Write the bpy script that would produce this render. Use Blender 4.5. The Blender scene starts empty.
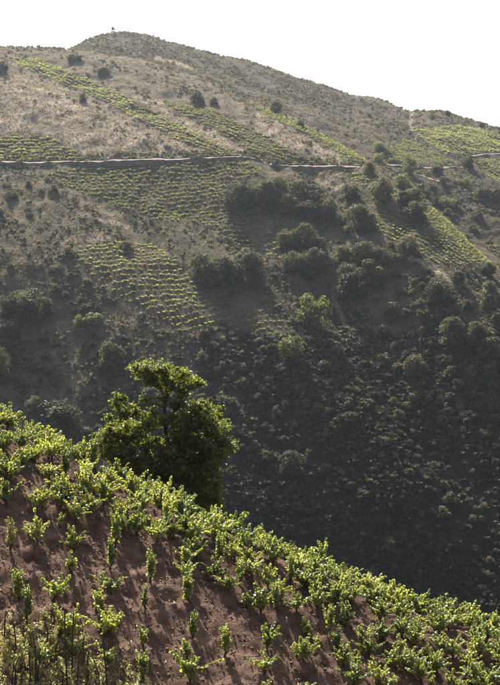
import bpy, math, random
import numpy as np
from mathutils import Vector

# ------------------------------------------------------------------ camera, sky, sun, exposure
S = bpy.context.scene
COL = S.collection
F = 1611.0                      # focal length in photo pixels (500 wide)
U0, V0 = 250.0, 342.5
cam_d = bpy.data.cameras.new("camera"); cam = bpy.data.objects.new("camera", cam_d); COL.objects.link(cam)
cam.location = (0, 0, 0); cam.rotation_euler = (math.radians(90), 0, 0)
cam_d.sensor_fit = 'HORIZONTAL'; cam_d.sensor_width = 36.0; cam_d.lens = 36.0 * F / 500.0
cam_d.clip_start = 0.5; cam_d.clip_end = 6000
S.camera = cam
S.render.resolution_x = 747; S.render.resolution_y = 1024

SUN_EL, SUN_AZ = 48.5, -20.0    # azimuth from +Y, negative = towards the left of the picture
W = bpy.data.worlds.new("World"); S.world = W; W.use_nodes = True
nt = W.node_tree; bgn = nt.nodes["Background"]
sky = nt.nodes.new("ShaderNodeTexSky"); sky.sky_type = 'NISHITA'; sky.sun_disc = False
sky.sun_elevation = math.radians(SUN_EL); sky.sun_rotation = math.radians(SUN_AZ % 360)
sky.dust_density = 5.0; sky.air_density = 1.0; sky.ozone_density = 1.0
nt.links.new(sky.outputs[0], bgn.inputs[0]); bgn.inputs[1].default_value = 0.07

sd = bpy.data.lights.new("sun", 'SUN'); sun = bpy.data.objects.new("sun", sd); COL.objects.link(sun)
sd.energy = 5.0; sd.angle = math.radians(0.6); sd.color = (1.0, 0.965, 0.91)
e, a = math.radians(SUN_EL), math.radians(SUN_AZ)
to_sun = Vector((math.sin(a) * math.cos(e), math.cos(a) * math.cos(e), math.sin(e)))
sun.rotation_euler = to_sun.to_track_quat('Z', 'Y').to_euler(); sun.location = (-80, 100, 200)

S.view_settings.view_transform = 'Standard'; S.view_settings.look = 'None'
S.view_settings.gamma = 1.0; S.view_settings.exposure = 1.5
S.view_settings.use_curve_mapping = False
S.render.engine = 'CYCLES'
S.cycles.max_bounces = 6; S.cycles.transmission_bounces = 4; S.cycles.volume_bounces = 1

random.seed(7); RNG = np.random.default_rng(7)

# ------------------------------------------------------------------ helpers
def tag(o, label=None, cat=None, group=None, kind=None):
    if label: o["label"] = label
    if cat: o["category"] = cat
    if group: o["group"] = group
    if kind: o["kind"] = kind
    return o

def link(o, parent=None):
    COL.objects.link(o)
    if parent: o.parent = parent
    return o

def empty(name, loc, rz=0.0, scale=1.0):
    o = bpy.data.objects.new(name, None); o.location = loc; o.rotation_euler = (0, 0, rz)
    o.scale = (scale,) * 3 if not isinstance(scale, tuple) else scale
    o.empty_display_size = 0.2
    return link(o)

def np_mesh(name, V, Fq, mat=None, smooth=False, attrs=None):
    """V (n,3); Fq (m,k) constant-size faces."""
    V = np.asarray(V, np.float32); Fq = np.asarray(Fq, np.int32)
    me = bpy.data.meshes.new(name)
    m, k = Fq.shape
    me.vertices.add(len(V)); me.vertices.foreach_set("co", V.ravel())
    me.loops.add(m * k); me.loops.foreach_set("vertex_index", Fq.ravel())
    me.polygons.add(m)
    me.polygons.foreach_set("loop_start", np.arange(0, m * k, k, dtype=np.int32))
    if smooth: me.polygons.foreach_set("use_smooth", np.ones(m, dtype=bool))
    me.update(calc_edges=True)
    if attrs:
        for an, col in attrs.items():
            at = me.attributes.new(an, 'FLOAT_COLOR', 'POINT')
            c = np.ones((len(V), 4), np.float32); c[:, :3] = col
            at.data.foreach_set("color", c.ravel())
    if mat: me.materials.append(mat)
    return me

def obj(name, me, parent=None, loc=(0, 0, 0)):
    o = bpy.data.objects.new(name, me); o.location = loc
    return link(o, parent)

def unit(a): return a / np.maximum(np.linalg.norm(a, axis=-1, keepdims=True), 1e-9)

def frames(normals, rng):
    """random-spin frames whose z axis is the given normal: (n,3,3) columns x,y,z"""
    n = unit(normals); r = unit(rng.normal(size=n.shape))
    x = unit(np.cross(r, n)); y = np.cross(n, x)
    return np.stack([x, y, n], axis=2)

def instance(Tv, Tf, pos, R, sc):
    """stamp a template onto frames -> merged V, F"""
    n, tv = len(pos), len(Tv)
    sc = np.asarray(sc, float)
    if sc.ndim == 1: sc = np.repeat(sc[:, None], 3, 1)
    P = (Tv[None] * sc[:, None, :])
    P = np.einsum('nij,nvj->nvi', R, P) + pos[:, None, :]
    Fi = Tf[None] + (np.arange(n) * tv)[:, None, None]
    return P.reshape(-1, 3), Fi.reshape(-1, Tf.shape[1])

# leaf templates (folded along the midrib, triangles)
LEAF_V = np.array([[0, 0, 0], [.38, .10, .10], [.50, .45, .14], [.22, .72, .08], [0, 1.0, -.06],
                   [-.22, .72, .08], [-.50, .45, .14], [-.38, .10, .10]], float)
LEAF_F = np.array([[0, 1, 2], [0, 2, 3], [0, 3, 4], [0, 4, 5], [0, 5, 6], [0, 6, 7]])
CARD_V = np.array([[-.5, -.35, .06], [.1, -.5, 0], [.5, -.05, .1], [.25, .45, .02], [-.3, .4, .12]], float)
CARD_F = np.array([[0, 1, 2], [0, 2, 3], [0, 3, 4]])

def tube(pts, rad, seg=6):
    pts = np.asarray(pts, float); n = len(pts)
    rad = np.asarray(rad, float) * np.ones(n)
    t = unit(np.gradient(pts, axis=0))
    ref = np.array([0.31, 0.95, 0.05]); ref = np.where(np.abs(t @ ref)[:, None] > .9, np.array([1., 0, 0.1]), ref)
    x = unit(np.cross(t, ref)); y = np.cross(t, x)
    an = np.linspace(0, 2 * np.pi, seg, endpoint=False)
    V = pts[:, None] + rad[:, None, None] * (np.cos(an)[None, :, None] * x[:, None] + np.sin(an)[None, :, None] * y[:, None])
    V = V.reshape(-1, 3); Fs = []
    for i in range(n - 1):
        for j in range(seg):
            j2 = (j + 1) % seg
            Fs.append([i * seg + j, i * seg + j2, (i + 1) * seg + j2, (i + 1) * seg + j])
    V = np.vstack([V, pts[-1:]])
    for j in range(seg): Fs.append([(n - 1) * seg + j, (n - 1) * seg + (j + 1) % seg, len(V) - 1, len(V) - 1])
    Fs = np.array(Fs)
    # split to triangles so that faces are constant size
    T = np.vstack([Fs[:, [0, 1, 2]], Fs[Fs[:, 2] != Fs[:, 3]][:, [0, 2, 3]]])
    return V, T

def join(parts):
    Vs, Fs, o = [], [], 0
    for v, f in parts:
        Vs.append(v); Fs.append(f + o); o += len(v)
    return np.vstack(Vs), np.vstack(Fs)

# value noise
_P = np.random.default_rng(3).random((256, 256))
def vnoise(x, y):
    xi, yi = np.floor(x).astype(int), np.floor(y).astype(int); fx, fy = x - xi, y - yi
    fx = fx * fx * (3 - 2 * fx); fy = fy * fy * (3 - 2 * fy)
    a = _P[xi % 256, yi % 256]; b = _P[(xi + 1) % 256, yi % 256]; c = _P[xi % 256, (yi + 1) % 256]; d = _P[(xi + 1) % 256, (yi + 1) % 256]
    return (a * (1 - fx) + b * fx) * (1 - fy) + (c * (1 - fx) + d * fx) * fy - .5
def fbm(x, y, oct=4):
    s, am = 0, 1.0
    for i in range(oct):
        s = s + am * vnoise(x * 2 ** i + 17.3 * i, y * 2 ** i + 9.1 * i); am *= .5
    return s

def in_poly(u, v, poly):
    p = np.asarray(poly, float); r = np.zeros(np.shape(u), bool); n = len(p); j = n - 1
    for i in range(n):
        c = (p[i, 1] > v) != (p[j, 1] > v)
        with np.errstate(divide='ignore', invalid='ignore'):
            r ^= c & (u < (p[j, 0] - p[i, 0]) * (v - p[i, 1]) / (p[j, 1] - p[i, 1] + 1e-12) + p[i, 0])
        j = i
    return r
def dist_line(u, v, line):
    l = np.asarray(line, float); best = np.full(np.shape(u), 1e9)
    for a, b in zip(l[:-1], l[1:]):
        d = b - a; t = np.clip(((u - a[0]) * d[0] + (v - a[1]) * d[1]) / (d @ d), 0, 1)
        best = np.minimum(best, np.hypot(u - a[0] - t * d[0], v - a[1] - t * d[1]))
    return best

# ------------------------------------------------------------------ materials
def new_mat(name):
    m = bpy.data.materials.new(name); m.use_nodes = True
    nt = m.node_tree; nt.nodes.clear()
    out = nt.nodes.new("ShaderNodeOutputMaterial")
    return m, nt, out
def node(nt, t, **kw):
    n = nt.nodes.new(t)
    for k, v in kw.items():
        if k.startswith('i_'):
            key = k[2:]; key = int(key) if key.isdigit() else key
            n.inputs[key].default_value = v
        else: setattr(n, k, v)
    return n
def ramp(nt, cols):
    r = nt.nodes.new("ShaderNodeValToRGB"); el = r.color_ramp.elements
    while len(el) < len(cols): el.new(.5)
    for e_, (p, c) in zip(el, cols): e_.position = p; e_.color = (*c, 1)
    return r

def leaf_mat(name, dark, light, trans, noise_scale=3.0, gloss=.06, tfac=.5, rough=.4):
    m, nt, out = new_mat(name)
    geo = node(nt, "ShaderNodeNewGeometry"); oi = node(nt, "ShaderNodeObjectInfo"); tc = node(nt, "ShaderNodeTexCoord")
    nz = node(nt, "ShaderNodeTexNoise", i_Scale=noise_scale, i_Detail=2.0)
    nt.links.new(tc.outputs['Object'], nz.inputs['Vector'])
    add = node(nt, "ShaderNodeMath", operation='ADD'); nt.links.new(geo.outputs['Random Per Island'], add.inputs[0]); nt.links.new(nz.outputs[0], add.inputs[1])
    add2 = node(nt, "ShaderNodeMath", operation='ADD'); nt.links.new(add.outputs[0], add2.inputs[0]); nt.links.new(oi.outputs['Random'], add2.inputs[1])
    mul = node(nt, "ShaderNodeMath", operation='MULTIPLY'); mul.inputs[1].default_value = .36; nt.links.new(add2.outputs[0], mul.inputs[0])
    r = ramp(nt, [(.2, dark), (.8, light)]); nt.links.new(mul.outputs[0], r.inputs[0])
    d = node(nt, "ShaderNodeBsdfDiffuse"); nt.links.new(r.outputs[0], d.inputs[0])
    t = node(nt, "ShaderNodeBsdfTranslucent")
    mx = node(nt, "ShaderNodeMix", data_type='RGBA', blend_type='MULTIPLY'); mx.inputs[0].default_value = 1
    nt.links.new(r.outputs[0], mx.inputs[6]); mx.inputs[7].default_value = (*trans, 1)
    nt.links.new(mx.outputs[2], t.inputs[0])
    ms = node(nt, "ShaderNodeMixShader"); ms.inputs[0].default_value = tfac
    nt.links.new(d.outputs[0], ms.inputs[1]); nt.links.new(t.outputs[0], ms.inputs[2])
    g = node(nt, "ShaderNodeBsdfGlossy"); g.inputs['Roughness'].default_value = rough; g.inputs[0].default_value = (1, 1, 1, 1)
    m2 = node(nt, "ShaderNodeMixShader"); m2.inputs[0].default_value = gloss
    nt.links.new(ms.outputs[0], m2.inputs[1]); nt.links.new(g.outputs[0], m2.inputs[2])
    nt.links.new(m2.outputs[0], out.inputs[0])
    return m

def simple_mat(name, c1, c2, scale=4.0, bump=.3, rough=.9, coord='Object'):
    m, nt, out = new_mat(name)
    tc = node(nt, "ShaderNodeTexCoord"); nz = node(nt, "ShaderNodeTexNoise", i_Scale=scale, i_Detail=6.0)
    nt.links.new(tc.outputs[coord], nz.inputs['Vector'])
    r = ramp(nt, [(.3, c1), (.7, c2)]); nt.links.new(nz.outputs[0], r.inputs[0])
    p = node(nt, "ShaderNodeBsdfPrincipled"); p.inputs['Roughness'].default_value = rough; p.inputs['Specular IOR Level'].default_value = .2
    nt.links.new(r.outputs[0], p.inputs['Base Color'])
    b = node(nt, "ShaderNodeBump"); b.inputs['Strength'].default_value = bump; b.inputs['Distance'].default_value = .02
    nt.links.new(nz.outputs[0], b.inputs['Height']); nt.links.new(b.outputs[0], p.inputs['Normal'])
    nt.links.new(p.outputs[0], out.inputs[0])
    return m

def cover_mat(name, attr, nscale, bump_scale, bump_dist, strength=.8, contrast=(.55, 1.5)):
    """ground colour from the cover attribute, broken up by noise, with fine relief"""
    m, nt, out = new_mat(name)
    at = node(nt, "ShaderNodeAttribute", attribute_name=attr); tc = node(nt, "ShaderNodeTexCoord")
    nz = node(nt, "ShaderNodeTexNoise", i_Scale=nscale, i_Detail=8.0, i_Roughness=.65); nt.links.new(tc.outputs['Object'], nz.inputs['Vector'])
    mr = node(nt, "ShaderNodeMapRange"); mr.inputs[1].default_value = .3; mr.inputs[2].default_value = .7
    mr.inputs[3].default_value = contrast[0]; mr.inputs[4].default_value = contrast[1]; nt.links.new(nz.outputs[0], mr.inputs[0])
    mx = node(nt, "ShaderNodeMix", data_type='RGBA', blend_type='MULTIPLY'); mx.inputs[0].default_value = 1
    nt.links.new(at.outputs['Color'], mx.inputs[6]); nt.links.new(mr.outputs[0], mx.inputs[7])
    p = node(nt, "ShaderNodeBsdfDiffuse"); nt.links.new(mx.outputs[2], p.inputs[0])
    n2 = node(nt, "ShaderNodeTexNoise", i_Scale=bump_scale, i_Detail=8.0, i_Roughness=.7); nt.links.new(tc.outputs['Object'], n2.inputs['Vector'])
    b = node(nt, "ShaderNodeBump"); b.inputs['Strength'].default_value = strength; b.inputs['Distance'].default_value = bump_dist
    nt.links.new(n2.outputs[0], b.inputs['Height']); nt.links.new(b.outputs[0], p.inputs['Normal'])
    nt.links.new(p.outputs[0], out.inputs[0])
    return m

M = {}
M['vine'] = leaf_mat('vine_leaf', (.05, .08, .014), (.275, .30, .085), (2.3, 2.15, 1.25), 2.0, .06, .58, .42)
M['vine_pale'] = leaf_mat('vine_leaf_yellowing', (.15, .16, .04), (.30, .27, .08), (1.7, 1.6, 1.2), 2.0, .06, .5, .45)
M['vine_far'] = leaf_mat('vine_leaf_far', (.10, .118, .045), (.26, .28, .115), (1.75, 1.65, 1.2), .6, .02, .55, .5)
M['tree'] = leaf_mat('tree_leaf', (.022, .030, .007), (.10, .116, .027), (2.2, 2.1, 1.0), 1.2, .035, .55, .45)
M['oak'] = leaf_mat('oak_leaf', (.022, .026, .018), (.115, .112, .068), (1.9, 1.85, 1.3), 6.0, .015, .42, .5)
M['scrub'] = leaf_mat('scrub_leaf', (.022, .025, .018), (.135, .126, .082), (1.8, 1.75, 1.25), 6.0, .015, .42, .5)
M['maquis'] = leaf_mat('maquis_leaf_shade_toned', (.016, .018, .014), (.085, .08, .054), (1.7, 1.65, 1.25), .08, .01, .4, .6)  # darker than the low scrub: the lower slope's shade is put into this colour
M['green'] = leaf_mat('bright_tree_leaf', (.055, .07, .018), (.15, .165, .055), (1.8, 1.8, 1.0), 4.0, .03, .5, .5)
M['pale'] = leaf_mat('pale_tree_leaf', (.085, .105, .045), (.17, .19, .085), (1.4, 1.4, 1.0), 4.0, .02, .45, .5)
M['weed'] = leaf_mat('weed', (.28, .28, .12), (.5, .48, .26), (1.6, 1.55, 1.2), 5.0, .03, .5, .5)
M['straw'] = leaf_mat('dry_grass', (.13, .11, .065), (.33, .275, .175), (1.3, 1.25, 1.1), .4, .02, .4, .6)
M['lowscrub'] = leaf_mat('low_scrub', (.06, .058, .038), (.18, .162, .105), (1.4, 1.35, 1.1), .05, .02, .3, .6)
M['bark'] = simple_mat('bark', (.035, .025, .018), (.09, .07, .052), 12, .6)
M['vinewood'] = simple_mat('vine_wood', (.03, .02, .014), (.075, .05, .035), 30, .6)
M['stake'] = simple_mat('weathered_stake', (.02, .017, .015), (.06, .05, .042), 18, .5)
M['shoot'] = simple_mat('green_shoot', (.09, .11, .03), (.16, .15, .05), 10, .1)
M['clod'] = simple_mat('soil_clod', (.06, .04, .031), (.25, .178, .135), 2.2, .4)
M['rock'] = simple_mat('hill_rock', (.20, .17, .14), (.38, .33, .28), .6, .8)
M['road'] = simple_mat('dirt_road_surface', (.11, .08, .057), (.24, .18, .13), .5, .3)
M['bank'] = simple_mat('cut_earth_bank', (.05, .046, .03), (.12, .10, .065), .5, .6)
M['verge'] = simple_mat('dry_road_verge', (.09, .076, .052), (.21, .17, .115), .6, .6)
M['soil'] = cover_mat('vineyard_soil', 'cover', 1.6, 7.0, .16, 1.0, (.45, 1.6))
M['hill'] = cover_mat('hillside_cover', 'cover', .22, .7, 1.0, 1.0, (.45, 1.6))

# ------------------------------------------------------------------ far hillside
knots_u = np.array([-900, -250, 0, 60, 100, 130, 160, 200, 250, 300, 340, 370, 400, 440, 500, 640, 900, 1400], float)
c1_v = np.array([70, 44, 47, 50, 53, 58, 66, 80, 102, 121, 146, 164, 184, 214, 258, 330, 390, 430], float)
c1_d = np.array([660, 650, 640, 640, 640, 636, 632, 622, 600, 572, 548, 532, 518, 500, 476, 440, 425, 420], float)
sk_u = np.array([-900, 0, 60, 75, 82, 90, 103, 115, 135, 147, 157, 168, 190, 220, 250, 275, 300, 330, 350, 371, 390, 405, 411, 416, 430, 445, 465, 480, 500, 640, 900, 1400], float)
sk_v = np.array([120, 60, 52, 49, 45, 41, 36.5, 34.5, 34, 36.5, 41, 45, 52, 60, 66, 74, 84, 92, 97.5, 99.5, 106, 113, 115.5, 113, 114, 113.5, 121, 125.5, 130.5, 170, 240, 300], float)
def far_knots(u):
    v1 = np.interp(u, knots_u, c1_v); d1 = np.interp(u, knots_u, c1_d); v2 = np.interp(u, sk_u, sk_v)
    d2 = np.interp(u, [-900, 60, 115, 200, 260, 370, 420, 500, 900, 1400], [800, 790, 790, 820, 830, 800, 770, 760, 760, 760])
    zz = lambda v, d: (V0 - v) / F * d
    r = np.clip((u - 300) / 150, 0, 1)
    dm = 421 + 0 * u; vm = np.maximum(345 + 0 * u, v1 + 60)
    v_up = np.maximum(246, v1 + (vm - v1) * .5); d_up = (.80 * dm - zz(vm, dm)) / (.80 - (V0 - v_up) / F)
    K = [(300 + 0 * u, -66 + 0 * u), (353 + 0 * u, -64 + 0 * u), (386 + 0 * u, zz(480, 386) + 0 * u), (dm, zz(vm, dm)), (d_up, zz(v_up, d_up)), (d1, zz(v1, d1))]
    dip = np.where(u < 230, 8., 5.)
    K.append((d1 + 26, zz(v1 + dip, d1 + 26)))
    vq = np.where(u < 85, v1 + 9, v1 + (v2 - v1) * .42); dq = d1 + 26 + (d2 - d1 - 26) * .40
    K.append((dq, zz(vq, dq)))
    vs = np.where(u < 70, np.maximum(v2, v1 + 6), v2)
    K.append((d2, zz(vs, d2)))
    K.append((d2 + 90, zz(vs, d2) - 14)); K.append((d2 + 420, zz(vs, d2) - 150))
    return np.stack([k[0] for k in K], 1), np.stack([k[1] for k in K], 1)
def pchip_eval(D, Z, d):
    h = np.diff(D); s = np.diff(Z) / h; m = np.zeros_like(Z)
    m[0], m[-1] = s[0], s[-1]
    for i in range(1, len(Z) - 1):
        if s[i - 1] * s[i] > 0:
            w1, w2 = 2 * h[i] + h[i - 1], h[i] + 2 * h[i - 1]
            m[i] = (w1 + w2) / (w1 / s[i - 1] + w2 / s[i])
    k = np.clip(np.searchsorted(D, d) - 1, 0, len(D) - 2); t = np.clip((d - D[k]) / h[k], 0, 1)
    return ((1 + 2 * t) * (1 - t) ** 2 * Z[k] + t * (1 - t) ** 2 * h[k] * m[k] + t * t * (3 - 2 * t) * Z[k + 1] + t * t * (t - 1) * h[k] * m[k + 1])
UG = np.concatenate([np.linspace(-900, -62, 60), np.arange(-60, 561, 1.5), np.linspace(562, 1400, 60)])
DG = np.concatenate([np.linspace(300, 340, 16)[:-1], np.linspace(340, 700, 330)[:-1], np.linspace(700, 860, 110)[:-1], np.linspace(860, 1260, 30)])
KD, KZ = far_knots(UG)
# soften the column-to-column kinks (the skyline itself keeps its outline)
def smooth_cols(A, n):
    k = np.ones(n) / n
    P = np.pad(A, ((n // 2, n // 2), (0, 0)), mode='edge')
    return np.stack([np.convolve(P[:, j], k, 'valid') for j in range(A.shape[1])], 1)
sm = smooth_cols(KZ, 9); smd = smooth_cols(KD, 9)
KZ[:, :8] = sm[:, :8]; KD[:, :8] = smd[:, :8]
ZG = np.stack([pchip_eval(KD[i], KZ[i], DG) for i in range(len(UG))])
UU, DD = np.meshgrid(UG, DG, indexing='ij'); XX = (UU - U0) / F * DD

def z_far(x, y):
    u = U0 + F * x / y
    i = np.clip(np.searchsorted(UG, u) - 1, 0, len(UG) - 2); j = np.clip(np.searchsorted(DG, y) - 1, 0, len(DG) - 2)
    a = np.clip((u - UG[i]) / (UG[i + 1] - UG[i]), 0, 1); b = np.clip((y - DG[j]) / (DG[j + 1] - DG[j]), 0, 1)
    return (ZG[i, j] * (1 - a) + ZG[i + 1, j] * a) * (1 - b) + (ZG[i, j + 1] * (1 - a) + ZG[i + 1, j + 1] * a) * b
def hit_far(u, v, behind=False):
    d = np.linspace(318, 1000, 2800); x = (u - U0) / F * d; vv = V0 - F * z_far(x, d) / d
    ok = np.nonzero(vv <= v)[0]
    k = ok[0] if len(ok) else int(np.argmin(vv))
    return np.array([x[k], d[k], z_far(x[k:k + 1], d[k:k + 1])[0]])

# ridges, gullies and smaller relief of the hill
def add_line_bump(line, amp, width):
    P = np.array([hit_far(*p) for p in line])
    best = np.full(XX.shape, 1e9)
    for A, B in zip(P[:-1], P[1:]):
        d = B[:2] - A[:2]; t = np.clip(((XX - A[0]) * d[0] + (DD - A[1]) * d[1]) / (d @ d), 0, 1)
        best = np.minimum(best, np.hypot(XX - A[0] - t * d[0], DD - A[1] - t * d[1]))
    return amp * np.exp(-(best / width) ** 2)
bumps = add_line_bump([(352, 176), (400, 236), (440, 268), (470, 320), (505, 400), (540, 470)], 4.5, 13)
bumps += add_line_bump([(330, 178), (330, 240), (345, 300), (400, 400), (470, 500)], -5.0, 15)
bumps += add_line_bump([(255, 330), (300, 345), (370, 430), (430, 540)], 3.5, 11)
bumps += add_line_bump([(40, 330), (60, 370), (90, 420)], -3.5, 12)
bumps += add_line_bump([(440, 200), (470, 230), (505, 300)], -3.5, 10)
bumps += add_line_bump([(0, 100), (60, 130), (150, 160)], 2.0, 16)
ca, sa = math.cos(math.radians(-52)), math.sin(math.radians(-52))
AL = XX * ca + DD * sa; AC = -XX * sa + DD * ca
fade = np.clip(np.minimum(np.abs(DD - KD[:, 5:6]), np.abs(DD - KD[:, 8:9])) / 45, .12, 1)
bumps += fade * (5.5 * fbm(AL / 130, AC / 34, 3) + 1.3 * fbm(XX / 9 + 5, DD / 9, 3) + .8 * fbm(XX / 3.2 + 5, DD / 3.6, 2))
ZG = ZG + bumps
VV = V0 - F * ZG / DD

# vineyard plots seen on the far hill: (name label, outline in the photo, row angle in degrees, row gap, gap in the row, size)
FIELDS = [
 ("vineyard plot of light green vines above the dirt road at the left edge", [(-30, 133), (0, 134), (45, 136), (62, 143), (88, 159), (-30, 161)], 4, 2.1, 1.5, 1.0),
 ("narrow diagonal strip of vines down the bare upper slope at the left", [(10, 58), (40, 60), (75, 74), (112, 90), (150, 109), (190, 130), (225, 148), (252, 157), (226, 156), (190, 147), (150, 126), (112, 106), (88, 94), (50, 78), (18, 66)], -32, 2.1, 1.6, .95),
 ("vineyard plot between two tan strips just above the road bend", [(165, 103), (212, 109), (250, 128), (285, 146), (317, 164), (270, 160), (245, 148), (210, 127), (182, 116)], -28, 2.1, 1.5, .95),
 ("bright narrow vineyard strip below the ridge scrub in the centre", [(252, 105), (289, 118), (330, 140), (369, 155), (362, 164), (330, 149), (300, 131), (268, 117)], -30, 2.0, 1.5, .95),
 ("wide vineyard plot right below the dirt road, left of the dark oaks", [(42, 173), (90, 168), (130, 166), (205, 163), (246, 162), (266, 170), (238, 181), (224, 190), (228, 208), (246, 228), (262, 250), (242, 250), (222, 230), (190, 220), (160, 222), (130, 212), (92, 196), (60, 184)], 6, 2.1, 1.5, 1.0),
 ("shaded vineyard plot with curving rows in the middle of the left slope", [(62, 252), (84, 246), (112, 242), (150, 244), (172, 256), (194, 284), (226, 322), (214, 330), (180, 333), (158, 318), (120, 296), (84, 272)], 10, 2.2, 1.5, .85),
 ("small shaded vineyard plot right of the curving rows, below the oaks", [(200, 290), (238, 294), (268, 306), (296, 327), (282, 336), (232, 334), (216, 310)], 8, 2.2, 1.6, .75),
 ("faint shaded vineyard patch between the oak clumps", [(240, 222), (276, 224), (288, 240), (284, 258), (268, 256), (252, 240)], 8, 2.2, 1.6, .75),
 ("sunlit vineyard plot running down the spur at the right", [(372, 214), (398, 204), (432, 208), (468, 236), (505, 262), (472, 265), (436, 264), (408, 247), (380, 234)], -38, 2.1, 1.5, .95),
 ("thin vineyard strip below the road on the crest of the spur", [(343, 170), (372, 172), (398, 190), (420, 206), (398, 204), (372, 190), (352, 180)], -30, 2.1, 1.6, .95),
 ("large pale green vineyard on the upper right hill", [(411, 131), (459, 125), (480, 129), (530, 142), (530, 151), (478, 153), (447, 155), (430, 145)], -40, 2.3, 1.6, 1.1),
 ("darker vineyard left of the diagonal line on the upper right hill", [(384, 152), (408, 137), (424, 146), (446, 159), (462, 164), (440, 166), (410, 163), (390, 160)], 10, 2.3, 1.7, .95),
 ("vineyard corner below the track at the far right edge", [(478, 160), (530, 157), (530, 192), (494, 180), (482, 172)], -35, 2.3, 1.6, 1.0),
]
STRAW = [([(0, 72), (40, 78), (90, 100), (150, 128), (220, 156), (95, 160), (60, 140), (0, 130)], 1.0),
         ([(128, 97), (165, 103), (182, 116), (210, 127), (245, 148), (252, 156), (225, 148), (190, 130), (150, 109)], 1.2),
         ([(262, 110), (300, 132), (345, 156), (358, 164), (318, 163), (285, 145), (250, 126)], 1.0),
         ([(300, 170), (340, 172), (352, 186), (330, 196), (312, 180)], .8),
         ([(0, 172), (42, 174), (92, 200), (130, 214), (120, 240), (60, 240), (0, 214)], .2),
         ([(40, 330), (130, 300), (200, 345), (190, 400), (60, 390)], .22),
         ([(384, 250), (430, 300), (420, 350), (370, 330), (350, 300)], .3)]
STRAWLINES = [([(100, 218), (112, 221), (128, 227)], 2.2, 1.3), ([(62, 243), (80, 241), (108, 239)], 2.5, 1.0), ([(188, 338), (206, 334), (224, 336)], 2.5, 1.1),
              ([(402, 252), (420, 262), (440, 272), (452, 284)], 2.2, 1.2), ([(345, 222), (352, 232), (366, 243), (392, 252)], 1.8, 1.0), ([(412, 113), (410, 122), (412, 130)], 2.0, .7),
              ([(156, 58), (170, 61), (190, 69)], 2.0, 1.3), ([(150, 104), (185, 120), (226, 142)], 2.0, .8), ([(332, 290), (345, 325), (372, 350)], 2.0, .6), ([(455, 400), (475, 430), (505, 470)], 3.0, .6),
              ([(60, 190), (90, 205), (120, 216)], 2.0, .5), ([(120, 302), (128, 312)], 4, .6)]
ROADS = [("pale dirt road cut level across the left half of the far hillside", [(-90, 168), (0, 163.5), (40, 164.5), (62, 163), (90, 163.5), (150, 161.5), (205, 160), (245, 158), (264, 161.5)], 2.3),
         ("dirt road leading on below the tan strip in the centre", [(268, 165), (290, 167), (310, 167.5), (345, 168), (362, 167)], 1.8),
         ("dirt road behind the spur's trees at the right", [(386, 165), (405, 166), (420, 168.5), (464, 167)], 1.5),
         ("short pale track across the upper right hill", [(470, 157), (480, 155), (500, 153.5), (560, 153)], 1.5),
         ("pale track dropping to the right below the upper right hill", [(416, 174), (436, 180), (452, 186), (469, 188), (500, 200), (560, 214)], 1.4)]

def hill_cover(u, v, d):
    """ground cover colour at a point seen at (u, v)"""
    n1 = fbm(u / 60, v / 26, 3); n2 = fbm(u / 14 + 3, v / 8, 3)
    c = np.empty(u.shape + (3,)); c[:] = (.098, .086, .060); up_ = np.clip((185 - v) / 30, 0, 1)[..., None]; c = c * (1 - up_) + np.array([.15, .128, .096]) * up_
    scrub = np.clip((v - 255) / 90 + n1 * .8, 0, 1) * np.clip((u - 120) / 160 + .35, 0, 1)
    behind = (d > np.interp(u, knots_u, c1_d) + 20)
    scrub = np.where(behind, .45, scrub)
    c = c * (1 - scrub[..., None]) + np.array([.030, .028, .023]) * scrub[..., None]  # dark scrub ground, with the lower slope's shade put into its colour
    st = np.zeros(u.shape)
    for poly, am in STRAW:
        uu = u + n2 * 10; vv = v + n1 * 8
        st = np.maximum(st, am * in_poly(uu, vv, poly) * np.clip(.72 + n2 * 1.1, .15, 1) * (~behind))
    for ln, wd, am in STRAWLINES:
        st = np.maximum(st, am * np.clip(1.4 - dist_line(u, v + n2 * 3, ln) / wd, 0, 1))
    c = c * (1 - np.clip(st, 0, 1)[..., None]) + np.array([.29, .238, .18]) * np.clip(st, 0, 1.3)[..., None]
    for _, poly, *_r in FIELDS:
        ins = in_poly(u + n2 * 3, v + n2 * 3, poly)
        c = np.where(ins[..., None], np.array([.095, .078, .058]), c)
    return c, st
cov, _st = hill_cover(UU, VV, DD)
nU, nD = UU.shape
idx = np.arange(nU * nD).reshape(nU, nD)
HF = np.stack([idx[:-1, :-1], idx[1:, :-1], idx[1:, 1:], idx[:-1, 1:]], -1).reshape(-1, 4)
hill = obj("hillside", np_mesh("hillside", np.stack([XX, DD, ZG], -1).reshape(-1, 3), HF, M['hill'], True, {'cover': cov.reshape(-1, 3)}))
tag(hill, "steep far hillside of scrub, dry grass and vineyard plots", kind="structure")

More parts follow.
